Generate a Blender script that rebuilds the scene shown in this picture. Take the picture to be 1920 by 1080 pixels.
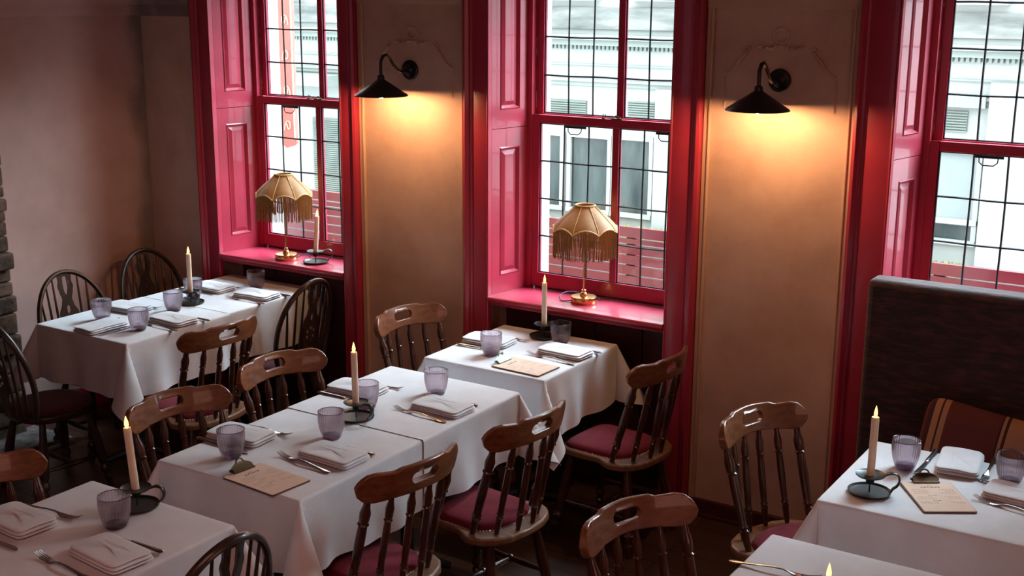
import bpy, bmesh, math, random
from mathutils import Vector, Matrix, geometry
sc = bpy.context.scene
for o in list(bpy.data.objects): bpy.data.objects.remove(o)
random.seed(7)
PI = math.pi
R = math.radians
col = sc.collection

# ---------------------------------------------------------------- camera, light, exposure
cam = bpy.data.objects.new('camera', bpy.data.cameras.new('camera')); col.objects.link(cam)
cam.data.sensor_width = 36; cam.data.lens = 2324.27 * 36 / 1920; cam.data.clip_start = .05
cam.matrix_world = Matrix(((0.84367968, -0.13016325, 0.52082831, 0),
                           (0.53681843, 0.19455325, -0.82095981, -5.28158184),
                           (0.00552995, 0.97221734, 0.23401465, 2.5), (0, 0, 0, 1)))
sc.camera = cam
sc.view_settings.view_transform = 'Standard'; sc.view_settings.look = 'None'
sc.view_settings.gamma = 1; sc.view_settings.use_curve_mapping = False
sc.view_settings.exposure = 0.55
world = bpy.data.worlds.new('overcast_sky'); sc.world = world; world.use_nodes = True
bg = world.node_tree.nodes['Background']
bg.inputs[0].default_value = (.80, .93, 1.0, 1); bg.inputs[1].default_value = 4.2
sc.cycles.max_bounces = 10; sc.cycles.transparent_max_bounces = 16; sc.cycles.transmission_bounces = 10
sc.cycles.sample_clamp_indirect = 6; sc.cycles.caustics_reflective = False; sc.cycles.caustics_refractive = False
sc.cycles.use_denoising = True; sc.cycles.blur_glossy = 1.0

def area(name, loc, rot, sx, sy, power, color, portal=False):
    l = bpy.data.lights.new(name, 'AREA'); l.shape = 'RECTANGLE'; l.size = sx; l.size_y = sy
    l.energy = power; l.color = color
    if portal: l.cycles.is_portal = True
    o = bpy.data.objects.new(name, l); col.objects.link(o); o.location = loc; o.rotation_euler = rot
    return o
WX = [(-5.425, -4.455), (-3.478, -2.468), (-1.44, -.43)]      # window openings, left and right
for (a, b) in WX:
    area('sky_portal', ((a + b) / 2, .5, 1.85), (-PI / 2, 0, 0), b - a, 1.8, 1, (1, 1, 1), True)
sun = bpy.data.lights.new('bright_overcast_sky', 'SUN'); sun.energy = 24.0; sun.angle = R(58); sun.color = (.66, .86, 1.0)
so_ = bpy.data.objects.new('bright_overcast_sky', sun); col.objects.link(so_)
so_.rotation_euler = Vector((-.60, -.80, -1.15)).to_track_quat('-Z', 'Y').to_euler()
# unseen fill lights added overhead, to the side and behind, to brighten the room
area('ceiling_fill', (-1.2, -4.6, 2.85), (0, 0, 0), 2.2, 1.6, 17, (1, .46, .36))
area('side_fill', (1.9, -3.6, 1.9), (R(80), 0, R(75)), 1.8, 1.2, 9, (1, .44, .32))
area('rear_fill', (-3.4, -7.3, 1.9), (R(78), 0, R(5)), 1.6, 1.6, 3, (.95, .75, .95))

# ---------------------------------------------------------------- materials
def nod(nt, t, **kw):
    n = nt.nodes.new(t)
    for k, v in kw.items(): setattr(n, k, v)
    return n
def mat(name, c1, c2=None, rough=.5, metal=0, scale=4, detail=4, stretch=(1, 1, 1), bump=0, bscale=40, coat=0, sheen=0, spec=.5, trans=0, ior=1.45, emit=None, estr=0, sss=0, ramp=(.35, .65)):
    m = bpy.data.materials.new(name); m.use_nodes = True; nt = m.node_tree
    b = nt.nodes['Principled BSDF']
    b.inputs['Base Color'].default_value = (*c1, 1); b.inputs['Roughness'].default_value = rough
    b.inputs['Metallic'].default_value = metal; b.inputs['Coat Weight'].default_value = coat
    b.inputs['Sheen Weight'].default_value = sheen; b.inputs['Specular IOR Level'].default_value = spec
    b.inputs['Transmission Weight'].default_value = trans; b.inputs['IOR'].default_value = ior
    if sss:
        b.inputs['Subsurface Weight'].default_value = sss; b.inputs['Subsurface Radius'].default_value = (.02, .012, .006); b.inputs['Subsurface Scale'].default_value = .5
    if emit: b.inputs['Emission Color'].default_value = (*emit, 1); b.inputs['Emission Strength'].default_value = estr
    tc = nod(nt, 'ShaderNodeTexCoord'); mp = nod(nt, 'ShaderNodeMapping'); mp.inputs['Scale'].default_value = stretch
    nt.links.new(tc.outputs['Object'], mp.inputs[0])
    if c2:
        n = nod(nt, 'ShaderNodeTexNoise'); n.inputs['Scale'].default_value = scale; n.inputs['Detail'].default_value = detail
        n.inputs['Roughness'].default_value = .6
        nt.links.new(mp.outputs[0], n.inputs[0])
        r = nod(nt, 'ShaderNodeValToRGB'); r.color_ramp.elements[0].color = (*c1, 1); r.color_ramp.elements[1].color = (*c2, 1)
        r.color_ramp.elements[0].position = ramp[0]; r.color_ramp.elements[1].position = ramp[1]
        nt.links.new(n.outputs['Fac'], r.inputs[0]); nt.links.new(r.outputs[0], b.inputs['Base Color'])
    if bump:
        n2 = nod(nt, 'ShaderNodeTexNoise'); n2.inputs['Scale'].default_value = bscale; n2.inputs['Detail'].default_value = 3
        nt.links.new(mp.outputs[0], n2.inputs[0])
        bp = nod(nt, 'ShaderNodeBump'); bp.inputs['Strength'].default_value = bump; bp.inputs['Distance'].default_value = .01
        nt.links.new(n2.outputs['Fac'], bp.inputs['Height']); nt.links.new(bp.outputs[0], b.inputs['Normal'])
    return m
M = {}
M['plaster'] = mat('ochre_plaster', (.52, .325, .25), (.66, .44, .345), rough=.8, scale=3.2, detail=10, bump=.25, bscale=9)
M['plaster_left'] = mat('pink_plaster', (.43, .26, .225), (.55, .35, .31), rough=.85, scale=1.6, detail=6, bump=.2, bscale=7)
M['plaster_trim'] = mat('plaster_bead_paint', (.58, .38, .26), (.64, .44, .31), rough=.6, scale=5)
M['red'] = mat('red_gloss_paint', (.38, .026, .055), (.43, .032, .065), rough=.36, scale=6, bump=.06, bscale=30, coat=.25)
M['darkred'] = mat('oxblood_panel_paint', (.06, .009, .014), (.08, .013, .018), rough=.5, scale=8)
M['floor'] = None
M['wood'] = mat('brown_chair_wood', (.125, .038, .016), (.24, .082, .034), rough=.3, scale=5, detail=5, stretch=(1, 9, 9), coat=.35)
M['spin'] = mat('dark_turned_wood', (.045, .014, .009), (.085, .028, .016), rough=.26, scale=9, stretch=(3, 3, 1), coat=.45)
M['seatwood'] = mat('worn_seat_wood', (.17, .075, .035), (.28, .13, .065), rough=.38, scale=6, stretch=(8, 1, 1), coat=.25)
M['black'] = mat('dark_stained_wood', (.026, .014, .010), (.05, .028, .018), rough=.32, scale=8, coat=.35)
M['velvet'] = mat('red_velvet', (.145, .003, .014), (.20, .005, .021), rough=.9, scale=14, sheen=.06, bump=.1, bscale=120)
M['darkvelvet'] = mat('oxblood_velvet', (.07, .006, .012), (.10, .010, .018), rough=.85, scale=14, sheen=.2)
M['nail'] = mat('nickel_nailheads', (.55, .5, .45), rough=.3, metal=1)
M['linen'] = mat('white_linen', (.66, .64, .66), (.73, .715, .74), rough=.85, scale=7, sheen=.15, bump=.05, bscale=70)
M['silver'] = mat('polished_cutlery_steel', (.62, .60, .58), rough=.16, metal=1, bump=.05, bscale=160)
M['iron'] = mat('dark_green_black_metal', (.022, .028, .026), (.035, .04, .036), rough=.34, scale=20, metal=.3)
M['wax'] = mat('ivory_wax', (.84, .71, .55), (.88, .76, .61), rough=.45, scale=9, sss=.4)
M['flame'] = mat('led_flame', (1, .6, .2), emit=(1, .52, .14), estr=2.6)
M['brass'] = mat('brushed_brass', (.80, .48, .20), rough=.24, metal=1)
M['silk'] = mat('old_gold_silk', (.36, .145, .022), (.42, .18, .035), rough=.6, scale=40, stretch=(1, 1, .1), sheen=.3)
def cloth_translucent(m, w):
    nt = m.node_tree; b = nt.nodes['Principled BSDF']; out = nt.nodes['Material Output']
    t = nod(nt, 'ShaderNodeBsdfTranslucent'); mx = nod(nt, 'ShaderNodeMixShader'); mx.inputs[0].default_value = w
    src = b.inputs['Base Color'].links[0].from_socket; nt.links.new(src, t.inputs[0])
    nt.links.new(b.outputs[0], mx.inputs[1]); nt.links.new(t.outputs[0], mx.inputs[2]); nt.links.new(mx.outputs[0], out.inputs[0])
cloth_translucent(M['silk'], .18)
M['braid'] = mat('gold_braid', (.52, .32, .11), rough=.6)
M['fringe'] = mat('gold_silk_fringe', (.36, .18, .055), (.46, .25, .085), rough=.55, scale=60)
M['lampblack'] = mat('black_enamel', (.012, .012, .014), rough=.28)
M['bulb'] = mat('warm_bulb', (1, .8, .5), emit=(1, .55, .25), estr=500)
M['cord'] = mat('dark_flex', (.03, .03, .05), rough=.6)
M['boardwood'] = mat('clipboard_wood', (.09, .04, .02), (.12, .055, .03), rough=.4, scale=12)
M['paper'] = mat('cream_menu_paper', (.72, .50, .38), (.76, .54, .42), rough=.8, scale=8)
M['ink'] = mat('menu_ink', (.10, .05, .05), rough=.8)
M['inkp'] = mat('menu_ink_pale', (.36, .22, .18), rough=.8)
M['bronze'] = mat('bronze_clip', (.16, .10, .06), rough=.35, metal=.9)
M['greenclip'] = mat('green_steel_clip', (.22, .33, .28), rough=.35, metal=.5)
M['lead'] = mat('lead_came', (.018, .02, .024), rough=.5)
M['stone'] = mat('rubble_stone', (.035, .020, .014), (.15, .085, .055), rough=.9, scale=9, detail=8, bump=1, bscale=22)
M['slab'] = mat('hearth_slab', (.13, .11, .105), (.34, .30, .285), rough=.8, scale=14, detail=8, bump=.5, bscale=40)
M['ext_white'] = mat('white_render', (.36, .375, .36), (.42, .43, .41), rough=.8, scale=1.2)
M['ext_pale'] = mat('pale_green_paint', (.25, .28, .26), (.33, .36, .33), rough=.8, scale=1.0, stretch=(.3, 1, 2))
M['ext_grey'] = mat('weathered_lead', (.12, .125, .12), (.33, .33, .31), rough=.8, scale=2.2, detail=7, stretch=(.5, 1, 2.5))
M['ext_trim'] = mat('grey_green_trim_paint', (.17, .20, .175), (.24, .265, .24), rough=.8, scale=2)  # darker grey-green paint of the louvre vents
M['ext_brick'] = None
M['ext_glass'] = mat('shop_window_glass', (.008, .014, .014), (.075, .09, .085), rough=.12, scale=1.3, detail=6, stretch=(2.2, 1, .5))
M['ext_glass2'] = mat('frosted_shop_glass', (.24, .27, .27), (.30, .335, .33), rough=.3, scale=1)
M['hedge'] = mat('hedge_leaves', (.10, .19, .04), (.36, .42, .16), rough=.8, scale=16, detail=6, bump=1, bscale=50)
M['sign'] = mat('sign_red', (.50, .09, .07), (.56, .12, .09), rough=.6, scale=5)
M['signcream'] = mat('sign_cream', (.62, .56, .42), rough=.6)
M['street'] = mat('pale_paving', (.30, .30, .29), (.38, .38, .37), rough=.9, scale=1.5)
M['fence'] = mat('red_fence_paint', (.12, .007, .016), (.15, .010, .02), rough=.3, scale=4, coat=.3)
M['ceil'] = mat('ceiling_paint', (.34, .25, .20), (.38, .28, .22), rough=.9, scale=2)
M['bench'] = None

def corner_band(m):
    # dark brown band with noisy edge, down the corner of the left wall
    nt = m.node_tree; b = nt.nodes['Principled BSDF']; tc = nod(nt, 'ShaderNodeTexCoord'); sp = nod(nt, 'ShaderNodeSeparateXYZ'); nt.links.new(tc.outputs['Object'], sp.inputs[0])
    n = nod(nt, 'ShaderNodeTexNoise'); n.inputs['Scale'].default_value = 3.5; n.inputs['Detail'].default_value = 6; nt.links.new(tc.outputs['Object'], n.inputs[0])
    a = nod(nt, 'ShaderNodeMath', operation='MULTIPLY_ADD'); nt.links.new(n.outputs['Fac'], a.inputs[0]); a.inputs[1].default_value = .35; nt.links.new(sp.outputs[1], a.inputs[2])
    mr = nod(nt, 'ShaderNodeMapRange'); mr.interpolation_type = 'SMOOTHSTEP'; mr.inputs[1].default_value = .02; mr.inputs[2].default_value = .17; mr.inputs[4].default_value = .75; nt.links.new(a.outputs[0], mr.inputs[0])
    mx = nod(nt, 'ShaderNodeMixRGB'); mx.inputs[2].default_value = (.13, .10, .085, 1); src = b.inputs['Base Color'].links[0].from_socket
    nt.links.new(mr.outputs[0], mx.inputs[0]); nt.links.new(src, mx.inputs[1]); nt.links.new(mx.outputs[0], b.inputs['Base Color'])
corner_band(M['plaster_left'])
def brickmat():
    m = bpy.data.materials.new('pale_brick'); m.use_nodes = True; nt = m.node_tree; b = nt.nodes['Principled BSDF']
    tc = nod(nt, 'ShaderNodeTexCoord'); mp = nod(nt, 'ShaderNodeMapping'); mp.inputs['Rotation'].default_value = (PI / 2, 0, 0)
    br = nod(nt, 'ShaderNodeTexBrick'); br.inputs['Color1'].default_value = (.40, .26, .20, 1); br.inputs['Color2'].default_value = (.34, .20, .15, 1)
    br.inputs['Mortar'].default_value = (.42, .38, .34, 1); br.inputs['Scale'].default_value = 4
    nt.links.new(tc.outputs['Object'], mp.inputs[0]); nt.links.new(mp.outputs[0], br.inputs[0]); nt.links.new(br.outputs[0], b.inputs['Base Color'])
    b.inputs['Roughness'].default_value = .85
    return m
M['ext_brick'] = brickmat()
def floormat():
    m = bpy.data.materials.new('dark_floorboards'); m.use_nodes = True; nt = m.node_tree; b = nt.nodes['Principled BSDF']
    tc = nod(nt, 'ShaderNodeTexCoord')
    br = nod(nt, 'ShaderNodeTexBrick'); br.offset = .37
    br.inputs['Color1'].default_value = (.085, .036, .022, 1); br.inputs['Color2'].default_value = (.052, .022, .014, 1)
    br.inputs['Mortar'].default_value = (.008, .005, .004, 1); br.inputs['Scale'].default_value = 1
    br.inputs['Brick Width'].default_value = 2.2; br.inputs['Row Height'].default_value = .15; br.inputs['Mortar Size'].default_value = .004
    nt.links.new(tc.outputs['Object'], br.inputs[0])
    mp = nod(nt, 'ShaderNodeMapping'); mp.inputs['Scale'].default_value = (1.5, 14, 1); nt.links.new(tc.outputs['Object'], mp.inputs[0])
    n = nod(nt, 'ShaderNodeTexNoise'); n.inputs['Scale'].default_value = 3; n.inputs['Detail'].default_value = 6; nt.links.new(mp.outputs[0], n.inputs[0])
    mx = nod(nt, 'ShaderNodeMixRGB', blend_type='MULTIPLY'); mx.inputs[0].default_value = .7
    nt.links.new(br.outputs[0], mx.inputs[1]); nt.links.new(n.outputs['Fac'], mx.inputs[2]); 
    g = nod(nt, 'ShaderNodeGamma'); g.inputs[1].default_value = .85; nt.links.new(mx.outputs[0], g.inputs[0])
    nt.links.new(g.outputs[0], b.inputs['Base Color']); b.inputs['Roughness'].default_value = .38
    bp = nod(nt, 'ShaderNodeBump'); bp.inputs['Strength'].default_value = .25; bp.inputs['Distance'].default_value = .01
    nt.links.new(n.outputs['Fac'], bp.inputs['Height']); nt.links.new(bp.outputs[0], b.inputs['Normal'])
    return m
M['floor'] = floormat()
def benchmat():
    m = mat('crushed_velvet_upholstery', (.026, .014, .015), (.10, .030, .030), rough=.9, scale=22, detail=5, stretch=(.5, .5, 2.2), sheen=.25, bump=.3, bscale=60, ramp=(.45, .75))
    return m
M['bench'] = benchmat()
def stripemat():
    m = bpy.data.materials.new('striped_cushion_weave'); m.use_nodes = True; nt = m.node_tree; b = nt.nodes['Principled BSDF']
    tc = nod(nt, 'ShaderNodeTexCoord'); sp = nod(nt, 'ShaderNodeSeparateXYZ'); nt.links.new(tc.outputs['Object'], sp.inputs[0])
    mr = nod(nt, 'ShaderNodeMapRange'); mr.inputs[1].default_value = -.25; mr.inputs[2].default_value = .25
    nt.links.new(sp.outputs[0], mr.inputs[0])
    r = nod(nt, 'ShaderNodeValToRGB'); r.color_ramp.interpolation = 'CONSTANT'
    red = (.12, .022, .02, 1); tan = (.40, .19, .10, 1); dk = (.05, .01, .014, 1)
    E = [(0, red), (.06, dk), (.10, tan), (.15, dk), (.165, tan), (.21, red), (.62, dk), (.635, tan), (.66, dk), (.68, tan), (.84, dk), (.86, tan), (.885, red)]
    el = r.color_ramp.elements; el[0].position = 0; el[0].color = E[0][1]; el[1].position = E[1][0]; el[1].color = E[1][1]
    for p_, c_ in E[2:]: e = el.new(p_); e.color = c_
    nt.links.new(mr.outputs[0], r.inputs[0]); nt.links.new(r.outputs[0], b.inputs['Base Color']); b.inputs['Roughness'].default_value = .9
    return m
M['cushion'] = stripemat()
def glassmat(name, tint, pane=False):
    m = bpy.data.materials.new(name); m.use_nodes = True; nt = m.node_tree; nt.nodes.remove(nt.nodes['Principled BSDF'])
    out = nt.nodes['Material Output']; tr = nod(nt, 'ShaderNodeBsdfTransparent'); tr.inputs[0].default_value = (*tint, 1)
    gl = nod(nt, 'ShaderNodeBsdfGlossy'); gl.inputs['Roughness'].default_value = .03 if pane else .08; gl.inputs[0].default_value = (1, 1, 1, 1)
    lw = nod(nt, 'ShaderNodeLayerWeight'); lw.inputs[0].default_value = .5
    pw = nod(nt, 'ShaderNodeMath', operation='POWER'); nt.links.new(lw.outputs['Facing'], pw.inputs[0]); pw.inputs[1].default_value = 4.5
    fr = nod(nt, 'ShaderNodeMath', operation='MULTIPLY_ADD'); nt.links.new(pw.outputs[0], fr.inputs[0]); fr.inputs[1].default_value = .6 if pane else .8; fr.inputs[2].default_value = .02 if pane else .04
    mx = nod(nt, 'ShaderNodeMixShader'); nt.links.new(fr.outputs[0], mx.inputs[0]); nt.links.new(tr.outputs[0], mx.inputs[1]); nt.links.new(gl.outputs[0], mx.inputs[2])
    nt.links.new(mx.outputs[0], out.inputs[0])
    return m
M['pane'] = glassmat('window_pane', (.97, .985, .98), True)
def realglass():
    m = mat('ribbed_lilac_glass', (.90, .84, .885), rough=.02, trans=1, ior=1.4); nt = m.node_tree; b = nt.nodes['Principled BSDF']; out = nt.nodes['Material Output']
    t = nod(nt, 'ShaderNodeBsdfTransparent'); t.inputs[0].default_value = (.85, .80, .835, 1); mx = nod(nt, 'ShaderNodeMixShader'); mx.inputs[0].default_value = .5
    nt.links.new(t.outputs[0], mx.inputs[1]); nt.links.new(b.outputs[0], mx.inputs[2]); nt.links.new(mx.outputs[0], out.inputs[0]); return m
M['tumbler'] = realglass()
M['tumblerbase'] = glassmat('thick_lilac_glass', (.50, .36, .48))

cloth_translucent(M['fringe'], .3)
# ---------------------------------------------------------------- mesh helpers
class MB:
    def __init__(s): s.v = []; s.f = []
    def add(s, vs, fs):
        n = len(s.v); s.v += [tuple(v) for v in vs]; s.f += [tuple(i + n for i in f) for f in fs]; return s
    def box(s, x0, x1, y0, y1, z0, z1):
        return s.add([(x, y, z) for x in (x0, x1) for y in (y0, y1) for z in (z0, z1)],
                     [(0, 1, 3, 2), (4, 6, 7, 5), (0, 4, 5, 1), (2, 3, 7, 6), (0, 2, 6, 4), (1, 5, 7, 3)])
    def lathe(s, prof, n=24, c=(0, 0, 0), mod=None, capb=True, capt=True):
        vs = []; fs = []
        for r, z in prof:
            for k in range(n):
                a = 2 * PI * k / n; rr = r * (mod(a, z) if mod else 1)
                vs.append((c[0] + rr * math.cos(a), c[1] + rr * math.sin(a), c[2] + z))
        for i in range(len(prof) - 1):
            for k in range(n):
                k2 = (k + 1) % n; fs.append((i * n + k, i * n + k2, (i + 1) * n + k2, (i + 1) * n + k))
        if capb: fs.append(tuple(range(n - 1, -1, -1)))
        if capt: fs.append(tuple((len(prof) - 1) * n + k for k in range(n)))
        return s.add(vs, fs)
    def tube(s, pts, rad, n=8, closed=False, flat=1.0, up=None):
        pts = [Vector(p) for p in pts]; m = len(pts)
        if not hasattr(rad, '__len__'): rad = [rad] * m
        vs = []; fs = []; T = []
        for i in range(m):
            a = pts[(i - 1) % m] if (closed or i > 0) else pts[0]; b = pts[(i + 1) % m] if (closed or i < m - 1) else pts[-1]
            T.append((b - a).normalized())
        u = Vector(up) if up else (Vector((0, 0, 1)) if abs(T[0].z) < .9 else Vector((1, 0, 0)))
        u = (u - T[0] * u.dot(T[0])).normalized()
        for i in range(m):
            u = (u - T[i] * u.dot(T[i])).normalized(); w = T[i].cross(u)
            for k in range(n):
                a = 2 * PI * k / n
                vs.append(pts[i] + (u * math.cos(a) * flat + w * math.sin(a)) * rad[i])
        for i in range(m if closed else m - 1):
            j = (i + 1) % m
            for k in range(n):
                k2 = (k + 1) % n; fs.append((i * n + k, i * n + k2, j * n + k2, j * n + k))
        if not closed: fs.append(tuple(range(n - 1, -1, -1))); fs.append(tuple((m - 1) * n + k for k in range(n)))
        return s.add(vs, fs)
    def turned(s, p0, p1, prof, n=10):
        p0 = Vector(p0); p1 = Vector(p1)
        return s.tube([p0.lerp(p1, t) for t, r in prof], [r for t, r in prof], n)
    def prism(s, poly, z0, z1, fn=None):
        n = len(poly); f = fn or (lambda x, y, z: (x, y, z))
        return s.add([f(x, y, z0) for x, y in poly] + [f(x, y, z1) for x, y in poly],
                     [tuple(range(n - 1, -1, -1)), tuple(range(n, 2 * n))] + [(i, (i + 1) % n, n + (i + 1) % n, n + i) for i in range(n)])
    def grid(s, fn, nu, nv, closed=False):
        vs = [fn(i / nu, j / nv) for i in range(nu + (0 if closed else 1)) for j in range(nv + 1)]; fs = []
        mu = nu if closed else nu + 1
        for i in range(nu):
            i2 = (i + 1) % mu
            for j in range(nv): fs.append((i * (nv + 1) + j, i2 * (nv + 1) + j, i2 * (nv + 1) + j + 1, i * (nv + 1) + j + 1))
        return s.add(vs, fs)
    def board(s, outer, holes, th, fn, step=.02):
        """pierced board: 2D outline with holes, filled, given thickness th and bent by fn(u, v, w)"""
        def inside(p, poly):
            c = False; j = len(poly) - 1
            for i in range(len(poly)):
                xi, yi = poly[i]; xj, yj = poly[j]
                if (yi > p[1]) != (yj > p[1]) and p[0] < (xj - xi) * (p[1] - yi) / (yj - yi) + xi: c = not c
                j = i
            return c
        loops = [outer] + holes; pts = []; edges = []
        for L in loops:
            n = len(pts); pts += L; edges += [(n + i, n + (i + 1) % len(L)) for i in range(len(L))]
        allp = list(pts)
        us = [p[0] for p in outer]; vs_ = [p[1] for p in outer]
        x = min(us) + step / 2
        while x < max(us):
            y = min(vs_) + step / 2
            while y < max(vs_):
                if inside((x, y), outer) and not any(inside((x, y), h) for h in holes) and min((x - a) ** 2 + (y - b) ** 2 for a, b in allp) > (step * .45) ** 2: pts.append((x, y))
                y += step
            x += step
        V, E_, F, *_ = geometry.delaunay_2d_cdt([Vector(p) for p in pts], edges, [], 0, 1e-6)
        F = [f for f in F if (lambda c: inside(c, outer) and not any(inside(c, h) for h in holes))((sum(V[i][0] for i in f) / len(f), sum(V[i][1] for i in f) / len(f)))]
        n = len(V); cnt = {}
        for f in F:
            for i in range(len(f)):
                e = (f[i], f[(i + 1) % len(f)]); cnt[e] = 1
        be = [e for e in cnt if (e[1], e[0]) not in cnt]
        s.add([fn(v[0], v[1], th / 2) for v in V] + [fn(v[0], v[1], -th / 2) for v in V],
              [tuple(f) for f in F] + [tuple(i + n for i in reversed(f)) for f in F] + [(e[1], e[0], e[0] + n, e[1] + n) for e in be])
        return s
    def build(s, name, m, parent=None, sharp=38, bevel=0, seg=2, smooth=True):
        me = bpy.data.meshes.new(name); me.from_pydata(s.v, [], s.f); me.update()
        bm = bmesh.new(); bm.from_mesh(me); bmesh.ops.remove_doubles(bm, verts=bm.verts, dist=1e-6)
        bmesh.ops.recalc_face_normals(bm, faces=bm.faces)
        for f in bm.faces: f.smooth = smooth
        for e in bm.edges:
            e.smooth = len(e.link_faces) == 2 and e.calc_face_angle(0) < R(sharp)
        bm.to_mesh(me); bm.free()
        me.materials.append(m if not isinstance(m, str) else M[m])
        o = bpy.data.objects.new(name, me); col.objects.link(o)
        if parent: o.parent = parent
        if bevel:
            b = o.modifiers.new('bevel', 'BEVEL'); b.width = bevel; b.segments = seg; b.limit_method = 'ANGLE'; b.angle_limit = R(40)
        return o
def thing(name, label, cat, loc=(0, 0, 0), rz=0, group=None):
    o = bpy.data.objects.new(name, None); col.objects.link(o); o.location = loc; o.rotation_euler = (0, 0, rz); o.empty_display_size = .1
    o['label'] = label; o['category'] = cat
    if group: o['group'] = group
    return o
def tag(o, label, cat, group=None):
    o['label'] = label; o['category'] = cat
    if group: o['group'] = group
    return o
def struct(o): o['kind'] = 'structure'; return o
def dup(root, loc, rz, label, group=None, rot=None):
    def cp(o, par):
        c = o.copy(); col.objects.link(c); c.parent = par
        for ch in o.children: cp(ch, c)
        return c
    r = cp(root, None); r.location = loc; r.rotation_euler = rot or (0, 0, rz); r['label'] = label
    if group: r['group'] = group
    return r
def arc(cx, cy, r, a0, a1, n): return [(cx + r * math.cos(a0 + (a1 - a0) * i / n), cy + r * math.sin(a0 + (a1 - a0) * i / n)) for i in range(n + 1)]
def interp(tab, x):
    if x <= tab[0][0]: return tab[0][1]
    for (a, b), (c, d) in zip(tab, tab[1:]):
        if x <= c:
            t = (x - a) / (c - a); t = t * t * (3 - 2 * t); return b + (d - b) * t
    return tab[-1][1]

# ---------------------------------------------------------------- the room
XL = -6.03; CZ = 2.92; SZ = .94; HZ = 2.72
struct(MB().box(XL - .3, 3.0, -7.8, .3, -.1, 0).build('floor', 'floor'))
struct(MB().box(XL - .3, 3.0, -7.8, .5, CZ, CZ + .1).build('ceiling', 'ceil'))
struct(MB().box(XL - .3, XL, -7.8, .5, 0, CZ).build('wall_left', 'plaster_left'))
struct(MB().box(2.8, 3.0, -7.8, .5, 0, CZ).build('wall_right', 'plaster'))
struct(MB().box(XL, 2.8, -7.8, -7.6, 0, CZ).build('wall_front', 'plaster'))
w = MB(); xs = [XL] + [v for a, b in WX for v in (a - .07, b + .07)] + [2.8]
for i in range(0, len(xs), 2): w.box(xs[i], xs[i + 1], 0, .5, 0, CZ)
for a, b in WX: w.box(a - .07, b + .07, 0.0, .5, HZ + .03, CZ); w.box(a - .07, b + .07, .185, .5, 0, SZ - .035)
struct(w.build('wall_back', 'plaster'))
# picture rail and cornice
cn = MB()
def cornice(mb, axis, a, b):
    prof = [(0, 2.335), (.012, 2.34), (.022, 2.36), (.022, 2.40), (.035, 2.415), (.055, 2.44), (.06, 2.455), (0, 2.455)]
    for i in range(len(prof)):
        pass
    vs = []
    for t in (a, b):
        for d, z in prof: vs.append((t, -d, z) if axis == 'x' else (XL + d, t, z))
    n = len(prof); mb.add(vs, [tuple(range(n)), tuple(range(2 * n - 1, n - 1, -1))] + [(i, (i + 1) % n, n + (i + 1) % n, n + i) for i in range(n)])
cornice(cn, 'y', -7.6, 0)
struct(cn.build('trim_1', 'plaster_left', bevel=.002))
cn = MB(); cornice(cn, 'x', XL, WX[0][0] - .15); struct(cn.build('trim_2', 'plaster_left'))
bb = MB().box(XL, XL + .02, -1.08, -.0, 0, .15).build('baseboard_left', 'red', bevel=.004); struct(bb)
bb = MB()
piers = [(XL, WX[0][0] - .15), (WX[0][1] + .12, WX[1][0] - .145), (WX[1][1] + .155, WX[2][0] - .17), (WX[2][1] + .15, 2.8)]
for a, b in piers: bb.box(a, b, -.022, 0, 0.012, .085); bb.box(a, b, -.035, 0, 0, .018)
struct(bb.build('baseboard_back', 'darkred', bevel=.003))
for k, (a, b) in enumerate(piers[1:]):
    t = MB()
    for x0, x1 in ((a, a + .035), (b - .035, b)):
        t.box(x0, x1, -.012, 0, .085, 2.44); t.box(x0 + .024 if x0 == a else x0, x1 if x0 == a else x1 - .024, -.018, 0, .085, 2.44)
    t.box(a, b, -.016, 0, 2.425, 2.47)
    struct(t.build('trim_%d' % (k + 3), 'plaster_trim', bevel=.003))
# chimney breast of rubble stone with its hearth slab
st = MB(); random.seed(3)
z = 0
while z < 1.62:
    h = random.uniform(.06, .13); y = -1.07 - random.uniform(0, .02)
    while y > -2.6:
        d = random.uniform(.14, .3); st.box(XL - .02, XL + .07 + random.uniform(-.02, .03), y - d, y - .006, z + .004, min(z + h, 1.62)); y -= d
    z += h
struct(st.build('wall_chimney', 'stone', bevel=.012, seg=2))
struct(MB().box(XL + .02, -5.62, -2.6, -1.0, 0, .02).build('trim_6', 'slab', bevel=.004))

# plaster swags on the piers
def relief(cx, cz, k):
    m = MB(); s = .72 if k == 0 else 1
    m.tube([(cx + .034 * math.cos(a) , -.004, cz + .2 + .03 * math.sin(a)) for a in [2 * PI * i / 20 for i in range(20)]], .006, 6, closed=True, flat=1)
    for sx in (-1, 1):
        for i in range(7):
            u = i / 6; x = cx + sx * (.01 + .09 * u) ; zz = cz + .155 - .012 * math.sin(u * 3) + .006 * (i % 2)
            m.tube([(x - .008, -.004, zz - .006), (x, -.008, zz), (x + .01, -.004, zz + .004)], [.004, .008, .003], 6)
        P = [(.145, .135), (.155, .12), (.175, .1), (.19, .075), (.20, .06), (.22, .045), (.245, .035)]
        m.tube([(cx + sx * a * 1.05, -.004, cz + b - .005) for a, b in P], [.011, .007, .013, .012, .010, .006, .004], 7, flat=.8)
        m.tube([(cx + sx * (.255 + .003 * math.sin(q)), -.002, cz + .02 - .024 * q) for q in range(7)], [.0035 + .003 * (q % 2) for q in range(7)], 6)
        m.tube([(cx + sx * .14, -.004, cz + .14), (cx + sx * .155, -.006, cz + .15), (cx + sx * .165, -.004, cz + .135)], .008, 6)
    return m
for k, (cx, cz) in enumerate([(-3.975, 2.08), (-1.965, 2.11)]):
    o = relief(cx, cz, k).build('trim_%d' % (k + 7), 'plaster'); struct(o)

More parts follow.
